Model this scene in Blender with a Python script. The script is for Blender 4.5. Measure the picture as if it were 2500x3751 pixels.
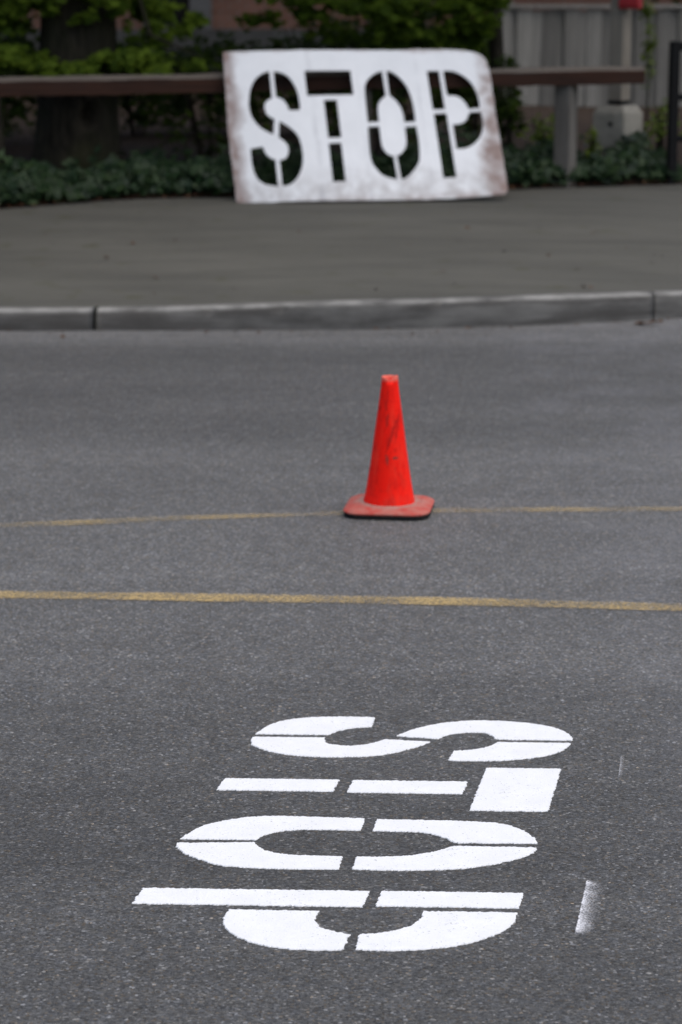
import bpy, bmesh, math, random
import numpy as np
from mathutils import Vector, Matrix, noise as mnoise
from mathutils.geometry import delaunay_2d_cdt

for o in list(bpy.data.objects): bpy.data.objects.remove(o)
scene = bpy.context.scene
COL = scene.collection
R = math.radians
rng = np.random.default_rng(11)
random.seed(11)

# ------------------------------------------------------------------ camera
cd = bpy.data.cameras.new('camera'); cam = bpy.data.objects.new('camera', cd); COL.objects.link(cam)
cam.location = (0, 0, 1.847); cam.rotation_euler = (R(90 - 12.703), 0, 0)
cd.sensor_fit = 'VERTICAL'; cd.sensor_height = 36; cd.sensor_width = 24
cd.lens = 36 * 8947 / 3751
cd.clip_start = .1; cd.clip_end = 1500
cd.dof.use_dof = True; cd.dof.focus_distance = 5.25; cd.dof.aperture_fstop = 4.8
scene.camera = cam

# ------------------------------------------------------------------ sky, sun, exposure
SUN_EL, SUN_AZ = 68, 120      # azimuth clockwise from +Y: to the right and a little behind the camera
w = bpy.data.worlds.new('World'); scene.world = w; w.use_nodes = True
nt = w.node_tree; nt.nodes.clear()
sky = nt.nodes.new('ShaderNodeTexSky'); sky.sky_type = 'NISHITA'; sky.sun_disc = False
sky.sun_elevation = R(SUN_EL); sky.sun_rotation = R(SUN_AZ)
sky.air_density = 1.0; sky.dust_density = 2.5; sky.ozone_density = 1.0
bg = nt.nodes.new('ShaderNodeBackground'); bg.inputs['Strength'].default_value = 0.10
wo = nt.nodes.new('ShaderNodeOutputWorld')
nt.links.new(sky.outputs[0], bg.inputs[0]); nt.links.new(bg.outputs[0], wo.inputs[0])
sd = bpy.data.lights.new('sun', 'SUN'); sd.energy = 1.5; sd.angle = R(100); sd.color = (1, .945, .86)
so = bpy.data.objects.new('sun', sd); COL.objects.link(so)
dv = Vector((math.sin(R(SUN_AZ)) * math.cos(R(SUN_EL)), math.cos(R(SUN_AZ)) * math.cos(R(SUN_EL)), math.sin(R(SUN_EL))))
so.rotation_euler = dv.to_track_quat('Z', 'Y').to_euler(); so.location = dv * 30
vs = scene.view_settings
vs.view_transform = 'Standard'; vs.look = 'None'; vs.exposure = 0.60; vs.gamma = 1; vs.use_curve_mapping = False

# ------------------------------------------------------------------ node helpers
class NB:
    def __init__(s, name):
        s.m = bpy.data.materials.new(name); s.m.use_nodes = True
        s.t = s.m.node_tree; s.t.nodes.clear()
        s.out = s.n('ShaderNodeOutputMaterial')
    def n(s, typ, **kw):
        x = s.t.nodes.new(typ)
        for k, v in kw.items(): setattr(x, k, v)
        return x
    def put(s, sock, v):
        if isinstance(v, bpy.types.NodeSocket): s.t.links.new(v, sock)
        elif isinstance(v, (tuple, list)) and len(v) == 3 and len(sock.default_value) == 4: sock.default_value = (*v, 1)
        else: sock.default_value = v
    def math(s, op, a, b=0.0, c=0.0, clamp=False):
        x = s.n('ShaderNodeMath', operation=op, use_clamp=clamp)
        for i, v in enumerate((a, b, c)): s.put(x.inputs[i], v)
        return x.outputs[0]
    def vmath(s, op, a, b=(0, 0, 0)):
        x = s.n('ShaderNodeVectorMath', operation=op); s.put(x.inputs[0], a); s.put(x.inputs[1], b); return x.outputs[0]
    def coord(s, k='Object'): return s.n('ShaderNodeTexCoord').outputs[k]
    def scale(s, v, sc): return s.vmath('MULTIPLY', v, sc)
    def noise(s, v, sc, det=3, rough=.55, dist=0):
        x = s.n('ShaderNodeTexNoise'); s.put(x.inputs['Vector'], v)
        x.inputs['Scale'].default_value = sc; x.inputs['Detail'].default_value = det
        x.inputs['Roughness'].default_value = rough; x.inputs['Distortion'].default_value = dist
        return x.outputs['Fac']
    def voro(s, v, sc, feat='F1', rand=1):
        x = s.n('ShaderNodeTexVoronoi', feature=feat); s.put(x.inputs['Vector'], v)
        x.inputs['Scale'].default_value = sc; x.inputs['Randomness'].default_value = rand
        return x
    def rng(s, v, a, b, c=0., d=1., smooth=False):
        x = s.n('ShaderNodeMapRange', interpolation_type='SMOOTHSTEP' if smooth else 'LINEAR')
        for i, q in enumerate((v, a, b, c, d)): s.put(x.inputs[i], q)
        return x.outputs[0]
    def ramp(s, v, stops, interp='LINEAR'):
        x = s.n('ShaderNodeValToRGB'); r = x.color_ramp; r.interpolation = interp
        while len(r.elements) < len(stops): r.elements.new(.5)
        for e, (p, c) in zip(r.elements, stops):
            e.position = p; e.color = (c, c, c, 1) if not isinstance(c, tuple) else (*c, 1)
        s.put(x.inputs[0], v); return x.outputs[0]
    def mix(s, f, a, b, typ='MIX'):
        x = s.n('ShaderNodeMix', data_type='RGBA', blend_type=typ)
        s.put(x.inputs[0], f); s.put(x.inputs[6], a); s.put(x.inputs[7], b); return x.outputs[2]
    def sep(s, v):
        x = s.n('ShaderNodeSeparateXYZ'); s.put(x.inputs[0], v); return x.outputs
    def bump(s, h, dist, strength=1., normal=None):
        x = s.n('ShaderNodeBump'); s.put(x.inputs['Height'], h); x.inputs['Distance'].default_value = dist
        s.put(x.inputs['Strength'], strength)
        if normal: s.put(x.inputs['Normal'], normal)
        return x.outputs[0]
    def bsdf(s, col, rough=.8, spec=.4, normal=None, **kw):
        x = s.n('ShaderNodeBsdfPrincipled'); s.put(x.inputs['Base Color'], col)
        s.put(x.inputs['Roughness'], rough); s.put(x.inputs['Specular IOR Level'], spec)
        for k, v in kw.items(): s.put(x.inputs[k], v)
        if normal: s.put(x.inputs['Normal'], normal)
        return x.outputs[0]
    def done(s, sh): s.t.links.new(sh, s.out.inputs[0]); return s.m
    def masked(s, sh, fac):
        t = s.n('ShaderNodeBsdfTransparent'); x = s.n('ShaderNodeMixShader')
        s.put(x.inputs[0], fac); s.t.links.new(t.outputs[0], x.inputs[1]); s.t.links.new(sh, x.inputs[2]); return s.done(x.outputs[0])

def asphalt_height(b, P):
    v1 = b.voro(P, 185); v2 = b.voro(P, 78)
    h = b.math('ADD', b.math('MULTIPLY', v1.outputs['Distance'], -.6), b.math('MULTIPLY', b.noise(P, 260, 4), .9))
    return b.math('ADD', h, b.math('MULTIPLY', v2.outputs['Distance'], -.5)), v1, v2

def mat_asphalt():
    b = NB('worn_asphalt'); P = b.coord()
    h, v1, v2 = asphalt_height(b, P)
    r1 = b.sep(v1.outputs['Color']); r2 = b.sep(v2.outputs['Color'])
    base = b.ramp(r1[0], [(0, .043), (.3, .066), (.65, .088), (.88, .113), (.965, .15), (1, .26)])
    # scattered larger stones polished by traffic
    big = b.math('MULTIPLY', b.math('GREATER_THAN', r2[1], .94), b.rng(v2.outputs['Distance'], .30, .42, 1, 0))
    base = b.mix(big, base, b.ramp(r2[0], [(0, .10), (.6, .16), (1, .27)]))
    tint = b.mix(r2[2], (1.03, 1.0, .95), (.97, .99, 1.03))
    base = b.mix(1, base, tint, 'MULTIPLY')
    warm = b.math('MULTIPLY', b.math('GREATER_THAN', r1[1], .93), .7)
    base = b.mix(warm, base, b.mix(1, base, (1.25, 1.0, .72), 'MULTIPLY'))
    pit = b.rng(b.noise(P, 190, 3, .7), .34, .46, .55, 1)
    base = b.mix(1, base, b.ramp(pit, [(0, 0.), (1, 1.)]), 'MULTIPLY')
    blot = b.math('MULTIPLY', b.rng(b.noise(P, .9, 3), .3, .7, .92, 1.07), b.rng(b.noise(P, 9, 4, .6), .3, .72, .88, 1.09))
    blot = b.math('MULTIPLY', blot, b.rng(b.noise(b.scale(P, (.16, 1, 1)), 1.7, 4, .6), .3, .7, .86, 1.12))
    stain = b.rng(b.noise(b.scale(P, (1, 1.6, 1)), 21, 3, .6), .27, .38, .55, 1)
    blot = b.math('MULTIPLY', blot, stain)
    # dust washed against the kerb
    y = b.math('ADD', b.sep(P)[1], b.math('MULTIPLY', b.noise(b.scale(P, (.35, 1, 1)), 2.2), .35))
    blot = b.math('MULTIPLY', blot, b.rng(y, 12.0, 12.35, 1, 1.42, True))
    # paler band across the road around the yellow lines, fading at both edges
    pale_mask = b.math('MULTIPLY', b.rng(y, 5.5, 6.9, 0, 1, True), b.rng(y, 8.6, 10.8, 1, 0, True))
    blot = b.math('MULTIPLY', blot, b.math('ADD', b.math('MULTIPLY', pale_mask, .44), 1))
    # old overspray haze to the right of the lettering
    mist = b.math('MULTIPLY', b.rng(b.sep(P)[0], .55, .95, 0, .5, True), b.rng(b.noise(P, 2.6, 3), .42, .68, 0, 1))
    comb = b.n('ShaderNodeCombineXYZ')
    for i in range(3): b.put(comb.inputs[i], blot)
    base = b.mix(1, base, comb.outputs[0], 'MULTIPLY')
    base = b.mix(b.math('MULTIPLY', mist, .22), base, (.30, .30, .33))
    nrm = b.bump(h, .0030, .9)
    return b.done(b.bsdf(base, b.rng(r1[2], 0, 1, .62, .95), .35, nrm))

def mat_paint_white():
    b = NB('fresh_white_road_paint'); P = b.coord()
    h, v1, v2 = asphalt_height(b, P)
    fl = b.rng(b.math('ADD', b.noise(P, 170, 4, .7), b.math('MULTIPLY', b.noise(P, 7, 2), .12)), .70, .735, 0, 1)
    col = b.mix(b.rng(b.noise(P, 12, 4, .65), .3, .7), (.775, .778, .785), (.845, .847, .852))
    col = b.mix(fl, col, (.32, .32, .33))
    return b.done(b.bsdf(col, .55, .4, b.bump(h, .0016, .55)))

def mat_yellow(name, lo, hi, patch=.5):
    b = NB(name); P = b.coord()
    a = b.noise(b.scale(P, (1, 1.3, 1)), 105, 4, .75)
    big = b.noise(b.scale(P, (1, 1.5, 1)), 3.1, 3)
    uv = b.sep(b.coord('UV'))
    edge = b.math('MULTIPLY', b.rng(uv[1], 0, .16, 0, 1), b.rng(uv[1], .78, 1, 1, 0))
    t = b.math('ADD', a, b.math('MULTIPLY', b.math('SUBTRACT', big, .5), patch))
    t = b.math('ADD', t, b.math('MULTIPLY', b.math('SUBTRACT', edge, 1), .12))
    fac = b.rng(t, lo, hi, 0, .95)
    h, v1, v2 = asphalt_height(b, P)
    col = b.mix(b.noise(P, 40), (.64, .45, .17), (.54, .40, .19))
    return b.masked(b.bsdf(col, .7, .3, b.bump(h, .002, .6)), fac)

def mat_mist(name, k):
    b = NB(name); P = b.coord(); uv = b.sep(b.coord('UV'))
    sp = b.noise(P, 240, 4, .75)
    fade = b.math('MULTIPLY', b.math('POWER', b.rng(uv[0], .0, .95, 1, 0), 1.15), b.math('MULTIPLY', b.rng(uv[1], 0, .16, 0, 1, True), b.rng(b.math('ADD', uv[1], b.math('MULTIPLY', uv[0], .08)), .90, 1, 1, 0, True)))
    var = b.rng(b.noise(b.scale(P, (1, 1, 1)), 14, 2), .3, .7, .45, 1.1)
    edge = b.rng(b.math('ADD', uv[0], b.math('MULTIPLY', b.noise(P, 75, 4, .7), .11)), .045, .085, 0, 1)
    f = b.math('MULTIPLY', b.math('MULTIPLY', fade, var), edge)
    f = b.math('MULTIPLY', b.rng(b.math('ADD', f, b.math('MULTIPLY', b.math('SUBTRACT', sp, .5), 2.0)), .25, .95, 0, 1), b.math('MULTIPLY', fade, k), clamp=True)
    return b.masked(b.bsdf((.8, .8, .83), .6, .3), f)

def mat_sidewalk():
    b = NB('sidewalk_asphalt'); P = b.coord()
    st = b.rng(b.noise(b.scale(P, (.45, 2.2, 1)), 1.8, 5, .65), .28, .72)
    fine = b.noise(P, 130, 4, .7)
    base = b.mix(st, (.044, .043, .036), (.100, .096, .081))
    base = b.mix(b.rng(fine, .3, .7, 0, .55), base, (.112, .107, .092))
    moss = b.math('MULTIPLY', b.rng(b.noise(P, 5.5, 4), .60, .72, 0, 1), .6)
    base = b.mix(moss, base, (.055, .055, .028))
    crk = b.rng(b.noise(b.scale(P, (.3, 3, 1)), 2.4, 5, .7), .64, .70, 0, .35)
    base = b.mix(crk, base, (.055, .052, .046))
    return b.done(b.bsdf(base, .85, .35, b.bump(fine, .004, .6)))

def mat_kerb():
    b = NB('stained_kerb_concrete'); P = b.coord()
    n1 = b.noise(b.scale(P, (1, 1, 3)), 3.2, 5, .65); fine = b.noise(P, 160, 3)
    base = b.mix(b.rng(n1, .35, .65), (.066, .064, .060), (.140, .136, .128))
    rub = b.rng(b.noise(b.scale(P, (1, 1, 14)), 1.5, 4), .48, .62, 0, .8)
    base = b.mix(rub, base, (.046, .043, .040))
    tar = b.math('MULTIPLY', b.rng(b.sep(P)[0], -1.1, .3, .75, 0, True), b.rng(b.noise(b.scale(P, (1, 1, 6)), 2.6, 4), .36, .56))
    base = b.mix(tar, base, (.040, .036, .032))
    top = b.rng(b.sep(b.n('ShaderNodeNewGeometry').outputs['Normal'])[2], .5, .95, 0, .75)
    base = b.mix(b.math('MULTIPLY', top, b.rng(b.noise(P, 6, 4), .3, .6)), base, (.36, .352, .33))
    base = b.mix(b.rng(fine, .3, .8, 0, .25), base, (.17, .165, .155))
    return b.done(b.bsdf(base, .88, .3, b.bump(fine, .003, .7)))

def mat_concrete(name, a, c, sc=6):
    b = NB(name); P = b.coord(); n1 = b.noise(P, sc, 5, .65); fine = b.noise(P, 110, 3)
    base = b.mix(b.rng(n1, .3, .7), a, c)
    return b.done(b.bsdf(base, .9, .25, b.bump(fine, .003, .7)))

def mat_wood(name, dark, light, axis=(.06, 1, 1), sc=26, perobj=.3):
    b = NB(name); P = b.coord()
    oi = b.n('ShaderNodeObjectInfo').outputs['Random']
    Q = b.vmath('ADD', b.scale(P, axis), b.vmath('MULTIPLY', (13, 7, 5), (1, 1, 1)))
    g = b.noise(Q, sc, 5, .7, .6); blot = b.noise(P, 2.4, 4)
    base = b.mix(b.rng(g, .3, .7), dark, light)
    base = b.mix(b.rng(blot, .45, .75, 0, .5), base, dark)
    k = b.math('ADD', b.math('MULTIPLY', oi, perobj * 2), 1 - perobj)
    cb = b.n('ShaderNodeCombineXYZ')
    for i in range(3): b.put(cb.inputs[i], k)
    base = b.mix(1, base, cb.outputs[0], 'MULTIPLY')
    return b.done(b.bsdf(base, .85, .25, b.bump(g, .004, .8)))

def mat_rail():
    b = NB('weathered_red_brown_rail'); P = b.coord()
    g = b.noise(b.scale(P, (.05, 1, 1)), 34, 5, .7, .5); blot = b.noise(b.scale(P, (.6, 1, 1)), 3, 4)
    base = b.mix(b.rng(g, .3, .7), (.014, .006, .0035), (.050, .019, .010))
    base = b.mix(b.rng(blot, .5, .7, 0, .7), base, (.024, .017, .014))
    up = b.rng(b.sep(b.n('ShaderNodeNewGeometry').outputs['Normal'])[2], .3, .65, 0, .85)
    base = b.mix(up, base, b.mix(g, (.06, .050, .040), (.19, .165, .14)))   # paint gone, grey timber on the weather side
    return b.done(b.bsdf(base, .8, .25, b.bump(g, .004, .7)))

def mat_bark():
    b = NB('dark_bark'); P = b.coord()
    g = b.noise(b.scale(P, (1, 1, .22)), 20, 6, .72, .4); m = b.noise(P, 2.0, 4)
    base = b.mix(b.rng(g, .35, .65), (.010, .009, .007), (.040, .034, .025))
    base = b.mix(b.rng(m, .45, .7, 0, .6), base, (.030, .034, .012))
    return b.done(b.bsdf(base, .95, .1, b.bump(g, .03, 1)))

def mat_leaf(name, cols, trans=.35, rough=.45, spec=.35):
    b = NB(name); r = b.n('ShaderNodeNewGeometry').outputs['Random Per Island']
    st = [(i / (len(cols) - 1), c) for i, c in enumerate(cols)]
    col = b.ramp(r, st)
    P = b.coord(); col = b.mix(b.rng(b.noise(P, 1.4, 2), .35, .65, 0, .35), col, cols[0])
    d = b.bsdf(col, rough, spec); t = b.n('ShaderNodeBsdfTranslucent'); b.put(t.inputs[0], b.mix(1, col, (1.25, 1.3, .55), 'MULTIPLY'))
    x = b.n('ShaderNodeMixShader'); x.inputs[0].default_value = trans
    b.t.links.new(d, x.inputs[1]); b.t.links.new(t.outputs[0], x.inputs[2])
    return b.done(x.outputs[0])

def mat_cone():
    b = NB('scuffed_red_orange_vinyl'); P = b.coord(); X, Y, Z = b.sep(P)
    col = b.mix(b.noise(b.scale(P, (1, 1, .35)), 26, 4), (.93, .008, .003), (.96, .016, .005))
    front = b.math('LESS_THAN', Y, 0)
    dirt = b.rng(b.noise(b.scale(P, (1, 1, .5)), 34, 5, .7), .46, .68, 0, .75)
    col = b.mix(dirt, col, (.60, .008, .005))
    def blob(cx, cz, rx, rz, ang=0, k=.8, c=(.12, .045, .035)):
        nonlocal col
        dx = b.math('SUBTRACT', X, cx); dz = b.math('SUBTRACT', Z, cz); ca, sa = math.cos(ang), math.sin(ang)
        p = b.math('ADD', b.math('MULTIPLY', dx, ca / rx), b.math('MULTIPLY', dz, sa / rx))
        q = b.math('ADD', b.math('MULTIPLY', dx, -sa / rz), b.math('MULTIPLY', dz, ca / rz))
        d = b.math('ADD', b.math('MULTIPLY', p, p), b.math('MULTIPLY', q, q))
        d = b.math('ADD', d, b.math('MULTIPLY', b.math('SUBTRACT', b.noise(P, 95, 4, .7), .5), 2.6))
        f = b.math('MULTIPLY', b.math('MULTIPLY', b.rng(d, .1, 1.5, 1, 0, True), k * .85), front)
        col = b.mix(f, col, c)
    fade = b.rng(b.noise(b.scale(P, (1, 1, .12)), 30, 3), .52, .66, 0, .35)
    col = b.mix(fade, col, (.90, .06, .03))
    dk = (.38, .008, .006)
    blob(.012, .275, .0065, .062, -.30, .8, dk); blob(.030, .30, .005, .05, -.10, .6, dk)
    blob(-.003, .325, .0065, .028, -.12, .6, (.20, .02, .015)); blob(-.008, .375, .006, .02, 0, .6, (.30, .015, .01))
    blob(-.002, .192, .006, .018, .1, .75); blob(.026, .198, .010, .0055, 0, .9); blob(-.034, .362, .006, .010, 0, .6, dk)
    blob(.026, .224, .006, .010, 0, .4, dk); blob(-.004, .405, .006, .03, 0, .5, dk)
    worn = b.math('MULTIPLY', b.rng(Z, .452, .466, 0, .75), 1)
    col = b.mix(worn, col, (.78, .22, .16))
    foot = b.math('MULTIPLY', b.rng(Z, .03, .075, .5, 0), b.rng(b.noise(P, 40, 4), .4, .65))
    col = b.mix(foot, col, (.36, .07, .05))
    return b.done(b.bsdf(col, b.rng(b.noise(P, 60), .3, .7, .5, .68), .12, b.bump(b.noise(P, 45, 4), .0012, .6)))

def mat_cone_base():
    b = NB('dusty_faded_red_base'); P = b.coord()
    n1 = b.noise(P, 26, 5, .7)
    col = b.mix(b.rng(n1, .35, .65), (.44, .042, .030), (.44, .12, .09))
    r = b.vmath('LENGTH', b.scale(P, (1, 1, 0)))
    ln = b.n('ShaderNodeVectorMath', operation='LENGTH'); b.put(ln.inputs[0], b.scale(P, (1, 1, 0)))
    pale_mask = b.math('MULTIPLY', b.rng(ln.outputs['Value'], .09, .135, .9, .15), b.rng(n1, .25, .55))
    col = b.mix(pale_mask, col, (.34, .26, .22))
    sc = b.rng(b.noise(b.scale(P, (1, 3, 1)), 30, 4, .7), .58, .68, 0, .7)
    col = b.mix(sc, col, (.16, .06, .06))
    return b.done(b.bsdf(col, .75, .3, b.bump(n1, .002, .7)))

def mat_board():
    b = NB('paint_caked_stencil_sheet'); U, V, _ = b.sep(b.coord('UV')); uv = b.coord('UV')
    n1 = b.noise(uv, 4.5, 5, .65); n2 = b.noise(uv, 24, 4, .65)
    j = b.math('ADD', b.math('MULTIPLY', b.math('SUBTRACT', n1, .5), .26), b.math('MULTIPLY', b.math('SUBTRACT', n2, .5), .03))
    col = b.mix(b.rng(n1, .3, .7), (.78, .785, .795), (.86, .863, .872))
    # grey smears along the foot and between the letters
    sm = b.math('MULTIPLY', b.rng(b.math('ADD', V, j), -.05, .14, 1, 0, True), b.rng(b.noise(uv, 10, 4, .6), .36, .6))
    col = b.mix(b.math('MULTIPLY', sm, .6), col, (.40, .37, .355))
    for u0, wd, k in ((.035, .03, .5), (.335, .025, .35), (.725, .02, .3)):
        d = b.math('ABSOLUTE', b.math('SUBTRACT', b.math('ADD', U, b.math('MULTIPLY', j, .25)), u0))
        f = b.math('MULTIPLY', b.rng(d, 0, wd, 1, 0, True), b.rng(b.noise(b.scale(uv, (2, 1, 1)), 4, 3), .4, .65, 0, k))
        col = b.mix(f, col, (.42, .42, .44))
    brown = b.mix(n2, (.20, .125, .105), (.31, .22, .19))
    el = b.rng(b.math('ADD', U, b.math('MULTIPLY', j, .9)), -.465, -.405, 1, 0)
    er = b.rng(b.math('ADD', b.math('ADD', U, j), b.math('MULTIPLY', b.rng(V, .0, .55, 1, 0), .10)), 1.10, 1.18, 0, 1)
    et = b.rng(b.math('ADD', V, b.math('MULTIPLY', j, .4)), .89, .93, 0, .8)
    eb = b.math('MULTIPLY', b.rng(b.math('ADD', V, b.math('MULTIPLY', j, .5)), -.135, -.075, .8, 0), b.rng(n1, .4, .6))
    f = b.math('MAXIMUM', b.math('MAXIMUM', el, er), b.math('MAXIMUM', et, eb))
    f = b.math('MULTIPLY', f, b.rng(b.noise(uv, 9, 4, .6), .3, .6, .45, .95))
    col = b.mix(f, col, brown)
    return b.done(b.bsdf(col, .6, .35, b.bump(n2, .004, .5)))

def mat_brick():
    b = NB('red_brick_wall'); P = b.coord(); X, Y, Z = b.sep(P)
    c = b.n('ShaderNodeCombineXYZ'); b.put(c.inputs[0], X); b.put(c.inputs[1], Z)
    br = b.n('ShaderNodeTexBrick'); b.put(br.inputs['Vector'], c.outputs[0]); br.inputs['Scale'].default_value = 1
    br.inputs['Brick Width'].default_value = .22; br.inputs['Row Height'].default_value = .075; br.inputs['Mortar Size'].default_value = .006
    br.inputs['Color1'].default_value = (.105, .048, .032, 1); br.inputs['Color2'].default_value = (.15, .072, .050, 1)
    br.inputs['Mortar'].default_value = (.12, .105, .095, 1)
    col = b.mix(b.rng(b.noise(P, 1.5, 3), .3, .7, 0, .4), br.outputs['Color'], (.08, .05, .04))
    return b.done(b.bsdf(col, .9, .2, b.bump(br.outputs['Fac'], .01, -.8)))

def mat_soil():
    b = NB('leaf_mould_soil'); P = b.coord(); n1 = b.noise(P, 12, 5, .7)
    col = b.mix(b.rng(n1, .3, .7), (.018, .013, .010), (.060, .040, .028))
    return b.done(b.bsdf(col, .95, .15, b.bump(n1, .04, 1)))

def mat_plain(name, c, rough=.5, spec=.4, **kw):
    b = NB(name); n1 = b.noise(b.coord(), 14, 4)
    col = b.mix(b.rng(n1, .3, .7), tuple(x * .82 for x in c), tuple(min(1, x * 1.15) for x in c))
    return b.done(b.bsdf(col, rough, spec, **kw))

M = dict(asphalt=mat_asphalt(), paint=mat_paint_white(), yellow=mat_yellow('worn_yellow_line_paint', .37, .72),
    yellow2=mat_yellow('mostly_worn_off_yellow_paint', .42, 1.0, .7), mist=mat_mist('white_paint_overspray', 1.15), mist2=mat_mist('faint_paint_overspray', .38),
    sidewalk=mat_sidewalk(), kerb=mat_kerb(), rail=mat_rail(), bark=mat_bark(), cone=mat_cone(), base=mat_cone_base(), board=mat_board(),
    brick=mat_brick(), soil=mat_soil(),
    foot=mat_concrete('footing_concrete', (.17, .158, .132), (.33, .31, .265)),
    trim=mat_concrete('grey_window_stone', (.060, .060, .060), (.095, .095, .095)),
    plinth=mat_concrete('grey_plinth_render', (.038, .038, .037), (.062, .062, .06)),
    post=mat_wood('grey_weathered_post', (.065, .058, .050), (.16, .148, .132), (1, 1, .06), 30, .1),
    plank=mat_wood('silvered_fence_plank', (.16, .154, .140), (.34, .325, .30), (1, 1, .05), 24, .34),
    column=mat_wood('tan_timber_column', (.12, .105, .085), (.24, .21, .17), (1, 1, .06), 26, .1),
    black=mat_plain('black_painted_steel', (.006, .006, .0065), .7, .15), rubber=mat_plain('black_rubber', (.012, .011, .011), .8, .2),
    red=mat_plain('bright_red_enamel', (.26, .008, .012), .55), glass=mat_plain('dark_window_glass', (.006, .006, .007), .12, .5),
    grit=mat_leaf('pale_road_grit', [(.07, .07, .07), (.13, .125, .115), (.24, .23, .21)], 0, .85, .2),
    ivy=mat_leaf('ivy_leaf', [(.005, .014, .006), (.013, .032, .012), (.036, .062, .022), (.012, .030, .010), (.022, .044, .015)], .12, .5, .2),
    maple=mat_leaf('maple_leaf', [(.040, .068, .010), (.075, .118, .014), (.125, .180, .020), (.085, .130, .016)], .42, .65, .06),
    hedge=mat_leaf('dim_hedge_leaf', [(.016, .028, .006), (.030, .050, .008), (.050, .075, .010)], .30, .65, .06),
    shrub=mat_leaf('yellow_green_shrub_leaf', [(.060, .095, .010), (.11, .155, .014), (.16, .21, .020)], .35, .5, .25),
    litter=mat_leaf('brown_leaf_litter', [(.035, .016, .010), (.075, .038, .022), (.12, .062, .030)], .1, .8, .15))

# ------------------------------------------------------------------ mesh helpers
def tag(o, label=None, cat=None, group=None, kind=None):
    if label: o['label'] = label
    if cat: o['category'] = cat
    if group: o['group'] = group
    if kind: o['kind'] = kind
    return o
def link(name, me, mat=None, parent=None, loc=None):
    o = bpy.data.objects.new(name, me); COL.objects.link(o)
    if mat and me is not None and not len(me.materials): me.materials.append(mat)
    if parent: o.parent = parent
    if loc is not None: o.location = loc
    return o
def mesh(name, v, f, smooth=False):
    me = bpy.data.meshes.new(name); me.from_pydata([tuple(map(float, p)) for p in v], [], f); me.update()
    if smooth: me.polygons.foreach_set('use_smooth', [True] * len(me.polygons))
    return me
def empty(name, loc, rz=0):
    o = bpy.data.objects.new(name, None); COL.objects.link(o); o.location = loc; o.rotation_euler = (0, 0, rz); o.empty_display_size = .2
    return o
def box_bm(bm, sx, sy, sz, c=(0, 0, 0), rz=0, bev=0):
    g = bmesh.ops.create_cube(bm, size=1)['verts']
    bmesh.ops.scale(bm, vec=(sx, sy, sz), verts=g)
    if bev:
        e = list({e for v in g for e in v.link_edges})
        r = bmesh.ops.bevel(bm, geom=e, offset=bev, segments=2, affect='EDGES', profile=.6); g = list({v for f in r['faces'] for v in f.verts} | {v for v in g if v.is_valid})
    if rz: bmesh.ops.rotate(bm, verts=g, cent=(0, 0, 0), matrix=Matrix.Rotation(rz, 3, 'Z'))
    bmesh.ops.translate(bm, vec=c, verts=g); return g
def bm_obj(name, bm, mat, parent=None, loc=None, smooth=False):
    me = bpy.data.meshes.new(name); bm.to_mesh(me); bm.free()
    if smooth: me.polygons.foreach_set('use_smooth', [True] * len(me.polygons))
    return link(name, me, mat, parent, loc)
def box(name, sx, sy, sz, c, mat, parent=None, rz=0, bev=0, loc=None):
    bm = bmesh.new(); box_bm(bm, sx, sy, sz, c, rz, bev); return bm_obj(name, bm, mat, parent, loc)
def ip(xs, ys): return lambda x: float(np.interp(x, xs, ys))
def sm_ip(xs, ys):
    # smoothed piecewise curve
    g = np.linspace(xs[0], xs[-1], 2400); y = np.interp(g, xs, ys)
    k = np.hanning(61); k /= k.sum(); yp = np.convolve(np.pad(y, 30, 'edge'), k, 'valid')
    return lambda x: float(np.interp(x, g, yp))

# ------------------------------------------------------------------ road, kerb, sidewalk, ground
F = sm_ip([-14, -1.75, -.77, 0, .56, 1.065, 1.43, 1.81, 3, 6, 14], [12.30, 12.405, 12.427, 12.446, 12.505, 12.61, 12.728, 12.87, 13.35, 14.6, 17.6])
HK = ip([-14, -1.75, -1.26, -.77, 0, 1, 1.43, 1.81, 14], [.10, .103, .104, .111, .135, .142, .138, .130, .13])
BK = sm_ip([-14, -3, -2.16, -1.84, -1.5, -1.07, -.68, 1.12, 1.57, 1.95, 2.34, 14], [14.4, 15.2, 15.50, 15.70, 15.86, 15.95, 16.00, 16.42, 16.58, 16.70, 16.82, 21.5])
KW = .15
def ZS(x, y):
    f0 = F(x) + KW; t = (y - f0) / 3.2
    return HK(x) + t * (.335 - HK(x))
XS = sorted(set([-300., -80., -30., -14.] + list(np.linspace(-12, -4, 17)) + list(np.linspace(-4, 4, 81)) + list(np.linspace(4.5, 14, 20)) + [30., 80., 300.]))
cl = lambda x: max(-14, min(14, x))
def strip(ylo, yhi, rows, zf):
    v = []; f = []
    for x in XS:
        a, b_ = ylo(cl(x)), yhi(cl(x))
        for j in range(rows + 1):
            y = a + (b_ - a) * j / rows; v.append((x, y, zf(cl(x), y)))
    n = rows + 1
    for i in range(len(XS) - 1):
        for j in range(rows): f.append((i * n + j, (i + 1) * n + j, (i + 1) * n + j + 1, i * n + j + 1))
    return v, f
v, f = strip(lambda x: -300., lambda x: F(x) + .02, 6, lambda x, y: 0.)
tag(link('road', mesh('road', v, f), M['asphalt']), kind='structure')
v, f = strip(lambda x: F(x) + KW - .004, BK, 14, lambda x, y: ZS(x, y) - .003 + .006 * mnoise.noise((x * .9, y * .9, 3)))
tag(link('sidewalk', mesh('sidewalk', v, f, True), M['sidewalk']), kind='structure')
v, f = strip(lambda x: BK(x) - .01, lambda x: 400., 1, lambda x, y: 0)
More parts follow.
